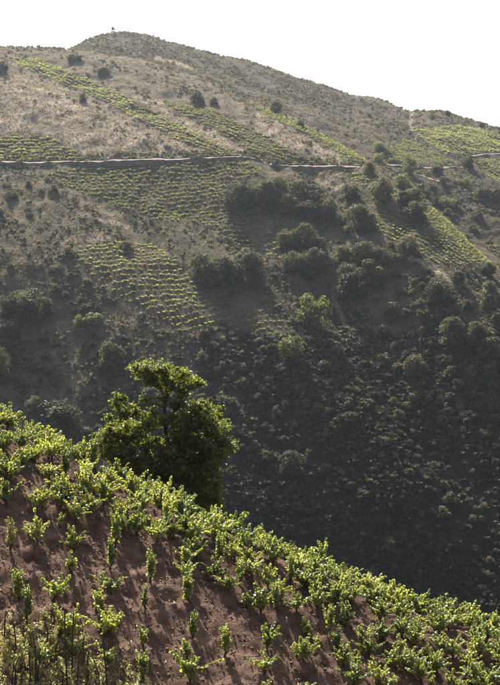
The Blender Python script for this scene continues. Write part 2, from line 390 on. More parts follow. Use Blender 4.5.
# dirt roads: bench with a fill slope on the valley side and a cut bank above
def ribbon_road(label, line, width):
    L = np.asarray(line, float); n = int(abs(L[-1, 0] - L[0, 0]) / 1.2)
    us = np.linspace(L[0, 0], L[-1, 0], n); vs = np.interp(us, L[:, 0], L[:, 1])
    P = np.array([hit_far(u_, v_) for u_, v_ in zip(us, vs)])
    k = np.ones(9) / 9
    for ax in range(2):
        P[:, ax] = np.convolve(np.pad(P[:, ax], 4, mode='edge'), k, 'valid')
    t = unit(np.gradient(P[:, :2], axis=0)); nrm = np.stack([-t[:, 1], t[:, 0]], 1)     # uphill side (+y)
    nrm *= np.sign(nrm[:, 1:2])
    jit = np.array([fbm(us / 7, us * 0 + i, 2) for i in range(6)]).T
    zin = z_far(P[:, 0] + nrm[:, 0] * width / 2, P[:, 1] + nrm[:, 1] * width / 2) + .06
    zin = np.convolve(np.pad(zin, 4, mode='edge'), k, 'valid')
    def ring(off, z): return np.stack([P[:, 0] + nrm[:, 0] * off, P[:, 1] + nrm[:, 1] * off, z], 1)
    def zt(off): return z_far(P[:, 0] + nrm[:, 0] * off, P[:, 1] + nrm[:, 1] * off)
    def sheet(name, rings, mat, lab):
        V = np.stack(rings, 1); m = V.shape[1]; q = np.arange(n * m).reshape(n, m)
        Fq = np.stack([q[:-1, :-1], q[1:, :-1], q[1:, 1:], q[:-1, 1:]], -1).reshape(-1, 4)
        tag(obj(name, np_mesh(name, V.reshape(-1, 3), Fq, M[mat], False)), lab, kind="structure")
    lip = ring(-width / 2 - .1 + jit[:, 1] * 1.3, zin - .50 + jit[:, 2] * .5)
    sheet("dirt_road", [lip, ring(-width / 4 + jit[:, 1] * .3, zin - .34 + jit[:, 2] * .15), ring(width / 4 + 0 * us, zin - .10), ring(width / 2 + 0 * us, zin)], 'road', label)
    toe = -width / 2 - .55 + jit[:, 0] * .5
    sheet("fill_bank", [ring(toe, np.minimum(zt(toe), zin - .6) - .35), lip - np.array([0, 0, .04])], 'verge', "earth bank below the " + label)
    hb = .45 + jit[:, 3] * .5; o2 = width / 2 - .1
    sheet("cut_bank", [ring(o2 + 0 * us, zin - .3), ring(o2 + .25 + jit[:, 4] * .4, zin + hb * .6), ring(o2 + .7 + jit[:, 5] * .5, zin + hb), ring(o2 + 2.0 + jit[:, 4] * .8, np.maximum(zin + hb * .8, zt(o2 + 2.0) - .05)), ring(o2 + 4 + 0 * us, zt(o2 + 4) - .35)], 'bank', "shaded earth bank above the " + label)
    ROADPTS.append((P, nrm, zin, width))
ROADPTS = []
for r_ in ROADS: ribbon_road(*r_)

# ------------------------------------------------------------------ foreground spur
edge_u = np.array([-500, -200, 0, 100, 200, 230, 300, 365, 400, 500, 700, 1000], float)
edge_v = np.array([215, 305, 403, 455, 503, 515, 545, 573, 588, 619, 660, 700], float) + 23.0
xs_c = np.linspace(-32, 34, 67)
zc = np.zeros_like(xs_c)
K1, R1, K2 = .61, 4.2, .72
def y_crest(x): return 62.0 - .10 * x
def z_face(x, y):
    s = y_crest(x) - y
    c = np.interp(x, xs_c, zc)
    return c - np.where(s > 0, K1, K2) * (np.sqrt(s * s + R1 * R1) - R1)
for it in range(12):      # settle the crest heights so that the crest runs where it runs
    yy = np.linspace(48, 74, 261)[None, :]; xx = xs_c[:, None] + 0 * yy
    # follow each crest point along its own sight line column
    u_c = U0 + F * xs_c / y_crest(xs_c)
    ych = yy; xr = (u_c[:, None] - U0) / F * ych
    v = V0 - F * z_face(xr, ych) / ych
    err = v.min(1) - np.interp(u_c, edge_u, edge_v)
    zc += err / F * 62
def z_near(x, y, detail=True):
    zf = z_face(x, y)
    ap = -1.75 - .62 * y                               # the slope the photographer stands on
    d_ = np.clip((zf - ap) / 3.0, -1, 1)
    z = np.where(d_ > 1, zf, np.where(d_ < -1, ap, np.maximum(zf, ap) + .75 * (1 - np.abs(d_)) ** 2))
    z = np.where(y < 33, z, np.maximum(z, zf))
    z = np.maximum(z, -67 + .01 * np.abs(x))           # valley floor
    if detail:
        fx, fy = x * .8 + y * .6, -x * .6 + y * .8
        z = z + .16 * fbm(fx / 2.6, fy / 1.3, 2) + .20 * fbm(fx / .9 + 4, fy / .42, 2) + .17 * fbm(x / .30, y / .30 + 8, 2)
    return z
gx = np.concatenate([np.linspace(-260, -17, 40)[:-1], np.arange(-17, 19, .13), np.linspace(19.1, 280, 40)])
gy = np.concatenate([np.linspace(-30, 36, 40)[:-1], np.arange(36, 70, .13), np.linspace(70.2, 345, 60)])
GX, GY = np.meshgrid(gx, gy, indexing='ij'); GZ = z_near(GX, GY)
ii = np.arange(GX.size).reshape(GX.shape)
GF = np.stack([ii[:-1, :-1], ii[1:, :-1], ii[1:, 1:], ii[:-1, 1:]], -1).reshape(-1, 4)
sn = fbm(GX / 3, GY / 3, 3)[..., None]
scov = np.array([.150, .096, .071]) * (1 + sn * .35) * np.ones(GX.shape + (1,))
tuft = np.clip((GX * -.12 - GY * .2 + 8.1) * 1.2 + sn[..., 0] * 1.5, 0, 1)[..., None]     # weedy corner at the lower left
scov = scov * (1 - tuft * .55) + np.array([.19, .16, .075]) * tuft * .55
beyond = np.clip((GY - 68) / 6, 0, 1)[..., None]
scov = scov * (1 - beyond) + np.array([.075, .072, .036]) * beyond
near = obj("vineyard_slope", np_mesh("vineyard_slope", np.stack([GX, GY, GZ], -1).reshape(-1, 3), GF, M['soil'], True, {'cover': scov.reshape(-1, 3)}))
tag(near, "steep reddish brown ploughed soil of the near vineyard", kind="structure")

_sd = np.linspace(30, 80, 1600)
def hit_near(u, v):
    x = (u - U0) / F * _sd; vv = V0 - F * z_near(x, _sd, False) / _sd
    ok = np.nonzero(vv <= v)[0]
    k = ok[0] if len(ok) else int(np.argmin(vv))
    return x[k], _sd[k], float(z_near(x[k:k + 1], _sd[k:k + 1])[0])

# ------------------------------------------------------------------ vines of the near slope
def vine_meshes(seed, n_shoots, length, leaves, spread=1.0, leaf=.125, mat='vine', trunk_h=.17):
    r = np.random.default_rng(seed); lv, sh = [], []
    tp = np.array([[0, 0, -.15], [.015 * r.normal(), .015 * r.normal(), trunk_h * .5], [.04 * r.normal(), .04 * r.normal(), trunk_h]])
    tr = [tube(tp, [.05, .042, .05], 7)]
    pos, nor, sz = [], [], []
    for k in range(n_shoots):
        ph = 2 * np.pi * (k + r.random() * .8) / n_shoots; L = length * r.uniform(.6, 1.15)
        el = np.radians(r.uniform(35, 84) if spread >= 1 else r.uniform(62, 86)); droop = r.uniform(.1, .55) * (spread > .8)
        t = np.linspace(0, 1, 6)
        hx = np.cos(el) * L * t * spread; hz = np.sin(el) * L * t - droop * L * t * t * .6
        c, s = np.cos(ph), np.sin(ph); wob = r.normal(size=(6, 2)) * .025
        P = np.stack([tp[-1, 0] + hx * c + wob[:, 0], tp[-1, 1] + hx * s + wob[:, 1], trunk_h * .95 + hz], 1)
        # arms of old wood, then green shoots
        tr.append(tube(P[:2], [.028, .014], 5)); sh.append(tube(P[1:], np.linspace(.010, .004, 5), 4))
        for i in range(int(leaves * r.uniform(.8, 1.2))):
            q = r.uniform(.12, 1.0); p = np.array([np.interp(q, t, P[:, j]) for j in range(3)])
            o = unit(np.array([r.normal(), r.normal(), r.normal() * .5 + .1])) * r.uniform(.02, .13) * (1.3 - 1.0 * q)
            pos.append(p + o); nor.append(unit(o) * .5 + np.array([r.normal() * .45, r.normal() * .45, .55])); sz.append(leaf * (1.15 - .5 * q) * r.uniform(.75, 1.2))
    pos, nor, sz = map(np.array, (pos, nor, sz))
    V, Fc = instance(LEAF_V - np.array([0, .35, 0]), LEAF_F, pos, frames(nor, r), sz)
    tv, tf = join(tr); sv, sf = join(sh)
    return np_mesh("vine_trunk", tv, tf, M['vinewood'], True), np_mesh("vine_shoots", sv, sf, M['shoot'], True), np_mesh("vine_foliage", V, Fc, M[mat], False)

BUSHY = [vine_meshes(100 + i, 13 + i % 3, 1.0, 66, 1.0, .112) for i in range(9)]
OPEN = [vine_meshes(140 + i, 9 + i % 2, 1.0, 58, 1.12, .108) for i in range(6)]
TALL = [vine_meshes(170 + i, 7, 1.05, 66, .62, .105) for i in range(5)]
SMALL = [vine_meshes(190 + i, 7, .62, 44, .9, .105, 'vine', .12) for i in range(4)]
PALE = [vine_meshes(210 + i, 7, .95, 40, .7, .095, 'vine_pale') for i in range(3)]
KINDS = {'bushy': BUSHY, 'open': OPEN, 'tall': TALL, 'small': SMALL, 'pale': PALE}
KWORD = {'bushy': 'bushy green vine', 'open': 'open vine with splayed shoots', 'tall': 'slim upright vine', 'small': 'small low vine', 'pale': 'pale yellowing vine'}
VPOS = []
def vine(kind, x, y, z, scale, label, group):
    t, s, f = random.choice(KINDS[kind])
    o = empty("vine_plant", (x, y, z), random.uniform(0, 6.28), (scale * random.uniform(.9, 1.1), scale * random.uniform(.9, 1.1), scale * random.uniform(.9, 1.12)))
    tag(o, label, "vine", group)
    obj("trunk", t, o); obj("shoots", s, o); obj("foliage", f, o)
    VPOS.append((x, y)); return o
ORD = ['bottom', 'second', 'third', 'fourth', 'fifth', 'sixth', 'seventh', 'eighth', 'ninth', 'tenth', 'eleventh', 'twelfth', 'thirteenth', 'fourteenth', 'fifteenth']
NTH = ['first'] + ORD[1:] + ['sixteenth', 'seventeenth', 'eighteenth', 'nineteenth', 'twentieth'] + ['twenty-' + w for w in ('first', 'second', 'third', 'fourth', 'fifth', 'sixth', 'seventh', 'eighth', 'ninth')] + ['thirtieth']
# the vines standing apart on the bare soil, by column: (u, v of the middle, kind, scale), bottom first
COLUMNS = [
 [(27, 612, 'tall', .95), (20, 584, 'tall', 1.0), (10, 538, 'pale', 1.05), (6, 492, 'open', 1.1), (8, 470, 'bushy', 1.1)],
 [(70, 624, 'open', 1.1), (55, 586, 'open', 1.15), (38, 529, 'open', 1.0), (42, 497, 'bushy', .95)],
 [(72, 562, 'small', 1.1), (75, 537, 'bushy', .8), (76, 509, 'open', 1.0), (60, 515, 'small', .8)],
 [(107, 654, 'small', 1.1), (106, 622, 'open', 1.15), (100, 596, 'small', 1.1), (112, 580, 'open', .9), (110, 561, 'tall', .9), (115, 532, 'tall', 1.05)],
 [(146, 668, 'tall', .95), (143, 634, 'small', 1.0), (145, 604, 'tall', .75), (150, 568, 'tall', .95)],
 [(190, 670, 'open', 1.15), (186, 645, 'small', .95), (192, 625, 'tall', .8), (191, 590, 'tall', 1.0), (186, 572, 'bushy', .75), (187, 553, 'open', .9)],
 [(225, 638, 'tall', 1.0), (228, 580, 'open', .85), (212, 566, 'bushy', .8), (238, 572, 'tall', .8)],
 [(268, 684, 'small', 1.0), (265, 660, 'open', .85), (267, 633, 'open', 1.05), (261, 598, 'bushy', 1.0), (246, 590, 'small', .9), (278, 588, 'bushy', .85)],
 [(309, 684, 'small', 1.0), (303, 648, 'bushy', .85), (306, 618, 'small', 1.0), (297, 604, 'open', .85), (318, 598, 'bushy', .85)],
 [(353, 675, 'open', .95), (343, 652, 'bushy', .9), (338, 632, 'small', 1.1), (329, 620, 'tall', .8), (318, 640, 'small', .6), (345, 612, 'bushy', .9)],
 [(380, 676, 'open', .9), (370, 645, 'bushy', .85), (362, 632, 'open', .9), (374, 660, 'small', .8), (384, 630, 'bushy', .85), (358, 658, 'small', .8)],
 [(421, 672, 'bushy', .8), (409, 658, 'open', .9), (400, 642, 'small', 1.0), (392, 680, 'small', .9), (396, 655, 'bushy', .8), (415, 636, 'bushy', .85)],
 [(451, 680, 'open', .9), (437, 662, 'bushy', .85), (452, 646, 'open', .9), (428, 648, 'small', 1.0), (440, 640, 'bushy', .85), (432, 682, 'small', .9)],
 [(471, 673, 'bushy', .85), (468, 655, 'open', .9), (484, 684, 'open', .8), (480, 646, 'bushy', .9), (462, 684, 'small', .9)],
 [(493, 670, 'bushy', .9), (498, 652, 'bushy', .8)]]
for ci, colm in enumerate(COLUMNS):
    for ri, (u, v, kd, sc) in enumerate(sorted(colm, key=lambda q: -q[1])):
        x, y, z = hit_near(u, v + 15 * sc)
        place = "lowest" if ri == 0 else ORD[ri] + " up"
        vine(kd, x, y, z, sc * .97, f"{KWORD[kd]}, {place} in the {NTH[ci]} column from the left", "vines standing apart on the bare soil")
# the dense band of vines along the crest
rows = {}
for k, s in enumerate([4.1, 3.2, 2.35, 1.5, .65, -.2, -1.1, -2.1]):
    x = -12.5 + .5 * (k % 2)
    while x < 14:
        xx = x + random.uniform(-.28, .28); yy = y_crest(xx) - s - random.uniform(-.38, .38) - (.9 if xx < -2 else .25 if xx < 3 else 0.5) * (s > 0)
        u = U0 + F * xx / yy
        gap = random.random() < ((.62, .30, .10) if xx < 1 else (.8, .45, .2))[k] if k < 3 else 0
        if -25 < u < 530 and not gap and all((xx - a) ** 2 + (yy - b) ** 2 > .36 for a, b in VPOS):
            rows.setdefault(k, []).append((xx, yy))
        x += random.uniform(.85, 1.15)
for k, lst in rows.items():
    for i, (x, y) in enumerate(sorted(lst)):
        kd = random.choices(['bushy', 'open', 'tall'], [.78, .14, .08])[0]
        z = float(z_near(np.array([x]), np.array([y]))[0])
        rw = ["front", "second", "third", "fourth", "fifth", "sixth", "seventh", "rearmost"][k]
        vine(kd, x, y, z, random.uniform(.78, 1.1), f"{KWORD[kd]} in the {rw} row of the crest band, {NTH[i]} from left", "vines crowding the crest of the near slope")

# ------------------------------------------------------------------ stakes, weeds and clods on the near slope
STAKES = [(4, 612, 34), (16, 622, 36), (26, 596, 44), (11, 657, 30), (15, 652, 34), (30, 648, 36), (37, 630, 56), (38, 650, 34), (48, 625, 34), (35, 652, 34), (62, 668, 20), (68, 612, 74), (72, 614, 66),
          (66, 660, 24), (77, 660, 34), (84, 636, 32), (88, 650, 30), (86, 664, 26), (107, 628, 60), (115, 672, 24), (103, 678, 20), (95, 676, 20), (57, 640, 30), (22, 670, 26)]
def stake_mesh(seed):
    r = np.random.default_rng(seed)
    P = np.array([[0, 0, -.3], [.01 * r.normal(), .01 * r.normal(), .35], [.02 * r.normal(), .02 * r.normal(), .7], [.03 * r.normal(), .03 * r.normal(), 1.0]])
    V, T = tube(P, [.027, .027, .025, .021], 7); return np_mesh("stake", V, T, M['stake'], False)
SM = [stake_mesh(i) for i in range(5)]
order = sorted(range(len(STAKES)), key=lambda i: STAKES[i][0])
for rank, i in enumerate(order):
    u, vt, h = STAKES[i]
    x, y, z = hit_near(u, vt + h); hm = h * y / F * 1.02
    o = obj("wooden_stake", random.choice(SM), None, (x, y, z)); o.scale = (1, 1, max(hm, .4)); o.rotation_euler = (random.uniform(-.08, .08), random.uniform(-.08, .08), random.uniform(0, 6))
    tag(o, f"thin dark wooden stake in the weedy lower left corner, {NTH[rank]} from the left", "stake", "stakes in the weedy corner")
# young vines climbing among the stakes
def blade_patch(name, pts, hgt, wid, mat, label, rng, per=9):
    Tv = np.array([[-.5, 0, 0], [.5, 0, 0], [.32, .10, .55], [-.32, .10, .55], [.0, .30, 1.0]]); Tf = np.array([[0, 1, 2], [0, 2, 3], [3, 2, 4]])
    P = np.repeat(pts, per, 0); n = len(P); P = P + rng.normal(size=P.shape) * np.array([.06, .06, 0])
    an = rng.uniform(0, 6.283, n); tl = rng.uniform(.1, 1.4, n)
    c, s = np.cos(an), np.sin(an); R = np.zeros((n, 3, 3))
    R[:, 0, 0] = c; R[:, 1, 0] = s; R[:, 0, 1] = -s; R[:, 1, 1] = c; R[:, 2, 2] = 1
    sc = np.stack([np.full(n, wid) * rng.uniform(.6, 1.3, n), hgt * tl * 2, hgt * rng.uniform(.5, 1.2, n)], 1)
    V, Fc = instance(Tv, Tf, P, R, sc)
    o = obj(name, np_mesh(name, V, Fc, M[mat], False)); return tag(o, label, "grass", kind="stuff")
pts = []
for _ in range(6000):
    u, v = RNG.uniform(-25, 150), RNG.uniform(585, 720)
    if v - 600 + 12 * RNG.normal() < .50 * u + 12 + 20 * (u < 40): continue
    pts.append(hit_near(u, v))
    if len(pts) > 850: break
blade_patch("weed_patch", np.array(pts) - np.array([0, 0, .03]), .17, .014, 'weed', "yellowish weeds and grass in the lower left corner", np.random.default_rng(5), 12)
wp = np.array(pts)[::1]; wn = 9
P = np.repeat(wp, wn, 0) + np.random.default_rng(8).normal(size=(len(wp) * wn, 3)) * np.array([.09, .09, 0]) + np.array([0, 0, 1.0]) * np.random.default_rng(9).uniform(.02, .28, (len(wp) * wn, 1))
V, Fc = instance(LEAF_V, LEAF_F, P, frames(np.random.default_rng(10).normal(size=P.shape) + np.array([0, 0, .6]), RNG), np.random.default_rng(11).uniform(.025, .07, len(P)))
tag(obj("weed_leaves", np_mesh("weed_leaves", V, Fc, M['weed'], False)), "small pale weed leaves filling the lower left corner", "weeds", kind="stuff")
# leafy young growth between the stakes
yv = [(8, 628), (5, 650), (30, 640), (42, 655), (52, 642), (60, 628), (36, 668), (88, 668), (20, 660), (75, 648), (45, 618)]
for i, (u, v) in enumerate(sorted(yv)):
    x, y, z = hit_near(u, v + 12); vine(random.choice(['pale', 'pale', 'open']), x, y, z, random.uniform(.6, .85), f"straggly vine among the stakes, {NTH[i]} from the left", "young vines among the stakes")
pts = []
for _ in range(150):
    u, v = RNG.uniform(-10, 510), RNG.uniform(430, 690)
    if v < np.interp(u, edge_u, edge_v) + 45: continue
    pts.append(hit_near(u, v))
blade_patch("grass_tufts", np.array(pts) - np.array([0, 0, .02]), .16, .014, 'straw', "small dry grass tufts scattered over the ploughed soil", np.random.default_rng(6), 14)
n = 36000
cx = RNG.uniform(-12, 14, n); cy = RNG.uniform(41, 64, n); cz = z_near(cx, cy)
OV = np.array([[1, 0, 0], [-1, 0, 0], [0, 1, 0], [0, -1, 0], [0, 0, .7], [0, 0, -.7]], float) + RNG.normal(size=(6, 3)) * .15
OF = np.array([[0, 2, 4], [2, 1, 4], [1, 3, 4], [3, 0, 4], [2, 0, 5], [1, 2, 5], [3, 1, 5], [0, 3, 5]])
csz = .020 + .05 * RNG.random(n) ** 3 + .04 * (RNG.random(n) < .04)
V, Fc = instance(OV, OF, np.stack([cx, cy, cz], 1), frames(RNG.normal(size=(n, 3)), RNG), np.stack([csz * RNG.uniform(.7, 1.8, n), csz * RNG.uniform(.7, 1.3, n), csz], 1))
tag(obj("soil_clods", np_mesh("soil_clods", V, Fc, M['clod'], False)), "loose reddish clods and stones over the ploughed slope", "soil", kind="stuff")

# ------------------------------------------------------------------ the big tree behind the crest
def big_tree():
    r = np.random.default_rng(21); Y = 72.0; s = Y / F
    def pt(zx, zy, dy=0.0):     # position in the crown, from the picture of the tree
        u, v = 80 + zx / 2.94, 340 + zy / 2.94; return np.array([(u - U0) * s, Y + dy, (V0 - v) * s])
    base = pt(265, 560); base[2] = float(z_near(base[None, 0], base[None, 1])[0]) - .2
    root = empty("broadleaf_tree", tuple(base)); tag(root, "big dark green broadleaf tree rising behind the crest of the near vineyard", "tree")
    B = [(190, 85, 42, 24), (238, 92, 45, 26), (298, 108, 48, 24), (335, 122, 26, 16), (222, 122, 36, 20), (268, 128, 40, 24), (300, 146, 28, 16), (165, 80, 22, 14), (350, 128, 14, 12),
         (125, 165, 26, 15), (105, 192, 26, 16), (145, 208, 26, 16), (195, 180, 16, 9), (130, 225, 30, 18), (90, 222, 14, 10), (175, 214, 22, 14),
         (195, 245, 46, 28), (120, 262, 46, 28), (85, 280, 36, 24), (110, 318, 48, 34), (160, 325, 52, 36), (205, 350, 46, 30), (65, 272, 18, 14), (155, 280, 40, 28), (130, 352, 44, 30),
         (350, 196, 32, 24), (375, 222, 38, 28), (335, 240, 46, 34), (396, 262, 42, 26), (425, 306, 34, 22), (385, 320, 48, 28), (325, 300, 48, 34), (280, 300, 34, 24), (300, 262, 34, 24), (440, 318, 16, 12), (410, 335, 36, 20),
         (370, 385, 44, 24), (392, 425, 28, 30), (340, 420, 44, 32), (378, 465, 34, 30), (325, 380, 44, 30), (280, 365, 46, 30), (250, 400, 50, 34), (300, 440, 50, 36), (350, 490, 44, 32), (220, 300, 30, 20), (310, 205, 22, 16),
         (240, 440, 60, 40), (250, 235, 22, 16), (243, 182, 18, 14), (288, 188, 24, 17), (272, 232, 22, 16), (300, 165, 22, 14), (215, 215, 22, 14), (60, 300, 20, 16), (75, 325, 26, 20), (240, 330, 34, 24), (262, 320, 40, 26), (225, 390, 40, 28), (300, 330, 30, 24), (365, 345, 36, 24), (400, 360, 26, 18), (180, 400, 50, 34), (400, 480, 20, 26)]
    limbs = []; cl = []
    fork = pt(262, 400, 0); f2 = pt(250, 260, .1); f3 = pt(330, 300, .3); f4 = pt(170, 310, -.3)
    trunk_v, trunk_f = tube(np.array([base, base * .4 + fork * .6 + np.array([.05, 0, 0]), fork]) - base, [.26, .2, .16], 9)
    obj("trunk", np_mesh("tree_trunk", trunk_v, trunk_f, M['bark'], True), root)
    mains = [[fork, pt(262, 330), f2, pt(248, 200, .2), pt(262, 140, .1), pt(255, 110)], [fork, f3, pt(355, 240, .3), pt(385, 235, .3)], [fork, f4, pt(125, 260, -.4), pt(115, 200, -.3)], [fork, pt(330, 400, .2), pt(380, 430, .3)], [f2, pt(300, 170, .2), pt(320, 145)]]
    mw = [.10, .08, .08, .06, .05]
    for P, w in zip(mains, mw):
        P = np.array(P); V, T = tube(P - base, np.linspace(w, w * .35, len(P)), 7); obj("limb", np_mesh("tree_limb", V, T, M['bark'], True), root)
    pool = np.vstack([np.array([np.array(p[i]) * (1 - t) + np.array(p[i + 1]) * t for i in range(len(p) - 1) for t in (0, .33, .66)] + [p[-1]]) for p in mains]); tw = []
    pos, nor, sz = [], [], []
    for (bx_, by_, rx, ry) in B:
        for dy in ((-.8, .1, .9) if rx > 30 else (0,)):
            c = pt(bx_, by_, dy * min(1.6, rx / 26) + r.normal() * .25); rad = np.array([rx, (rx + ry) * .5, ry]) / 2.94 * s * np.array([.95, 1.0, .95])
            k = np.argmin(np.linalg.norm((pool - c + np.array([0, 0, .35])) * np.array([1, .5, 1]), axis=1)); a = pool[k]
            mid = (a + c) / 2 + np.array([0, 0, -.12]) + r.normal(size=3) * .08
            tw.append(tube(np.array([a, mid, c]) - base, [.035, .022, .008], 5))
            # sub-clumps: sprays of leaves with gaps between
            nsub = max(3, int(rx * ry / 78))
            for q in range(nsub):
                dir_ = unit(r.normal(size=3)); cc = c + dir_ * rad * r.uniform(.35, 1.0); sr = r.uniform(.12, .24)
                m = int(r.uniform(26, 44)); p = cc + r.normal(size=(m, 3)) * sr * np.array([.62, .62, .42])
                pos.append(p); nor.append((p - c) * .5 + r.normal(size=(m, 3)) * .5 + np.array([0, 0, .55])); sz.append(r.uniform(.10, .175, m))
    V, T = join(tw); obj("branches", np_mesh("tree_branches", V, T, M['bark'], True), root)
    pos = np.vstack(pos) - base; nor = np.vstack(nor); sz = np.concatenate(sz)
    V, T = instance(LEAF_V * np.array([.75, 1, 1]) - np.array([0, .4, 0]), LEAF_F, pos, frames(nor, r), sz)
    obj("crown", np_mesh("tree_crown", V, T, M['tree'], False), root)
big_tree()

# ------------------------------------------------------------------ trees and shrubs of the far hillside
def crown_mesh(seed, mat, lobes, n, leaf, flat=1.0, airy=0.0):
    """unit crown: about 1 wide, centred over the origin, from z=.12 to ~1*flat"""
    r = np.random.default_rng(seed); pos, nor = [], []; C = []
    for k in range(lobes):
        d = unit(r.normal(size=3)); d[2] = d[2] if d[2] > -.75 else -d[2]
        C.append((d[0] * .34, d[1] * .34, (.44 + d[2] * .36) * flat, r.uniform(.13, .22)))
    for k in range(6):
        an = k * 1.05 + r.random() * .6; C.append((.27 * math.cos(an), .27 * math.sin(an), .14 * flat, r.uniform(.15, .2)))
    C.append((0, 0, .42 * flat, .30))
    wts = np.array([c[3] ** 2 for c in C]); wts /= wts.sum()
    for k, ((x, y, z, rad), w) in enumerate(zip(C, wts)):
        m = int(n * w); d = unit(r.normal(size=(m, 3))); d[:, 2] = np.where(d[:, 2] < -.6, -d[:, 2], d[:, 2])
        lump = 1 + .2 * np.sin(d[:, 0] * 9 + seed) * np.sin(d[:, 1] * 8 + k) + .15 * np.sin(d[:, 2] * 15 + d[:, 0] * 11)
        q = rad * lump * (r.uniform(.78 - airy, 1.04, m))
        pos.append(np.array([x, y, z]) + d * q[:, None] * np.array([1, 1, .9])); nor.append(d + r.normal(size=(m, 3)) * .55 + np.array([0, 0, .1]))
    pos, nor = np.vstack(pos), np.vstack(nor); pos[:, 2] = np.maximum(pos[:, 2], .02 + .1 * r.random(len(pos)))
    V, T = instance(CARD_V, CARD_F, pos, frames(nor, r), leaf * r.uniform(.6, 1.35, len(pos)))
    return np_mesh("crown_" + mat, V, T, M[mat], False)
def trunk_mesh(seed):
    r = np.random.default_rng(seed); parts = [tube(np.array([[0, 0, -.18], [.01, .01, .15], [.02 * r.normal(), .02 * r.normal(), .42]]), [.045, .035, .022], 6)]
    for k in range(4):
        an = k * 1.6 + r.random(); parts.append(tube(np.array([[0, 0, .18], [.1 * math.cos(an), .1 * math.sin(an), .34], [.2 * math.cos(an), .2 * math.sin(an), .5]]), [.022, .016, .008], 5))
    return np_mesh("far_trunk", *join(parts), M['bark'], True)
TR = [trunk_mesh(i) for i in range(4)]
CROWNS = {'oak': [crown_mesh(300 + i, 'oak', 17, 3600, .048, 1.0) for i in range(8)],
          'green': [crown_mesh(320 + i, 'green', 14, 2400, .05, 1.0, .2) for i in range(3)],
          'pale': [crown_mesh(330 + i, 'pale', 12, 2000, .05, .95, .2) for i in range(3)],
          'scrub': [crown_mesh(340 + i, 'scrub', 11, 1100, .075, .75, .1) for i in range(8)],
          'darkscrub': [crown_mesh(350 + i, 'oak', 11, 1100, .075, .8, .1) for i in range(5)]}
def far_tree(kind, u, vb, w, h, label, group=None):
    p = hit_far(u, vb); m = p[1] / F
    o = empty("oak_tree" if kind == 'oak' else "hillside_tree", (p[0], p[1], p[2] - .1), random.uniform(0, 6.28), (w * m * 1.12, w * m * 1.12, h * m * 1.08))
    tag(o, label, "tree", group); obj("trunk", random.choice(TR), o); obj("crown", random.choice(CROWNS[kind]), o)
    return o
HED = "hedge of dark evergreen oaks right of the wide vineyard plot"
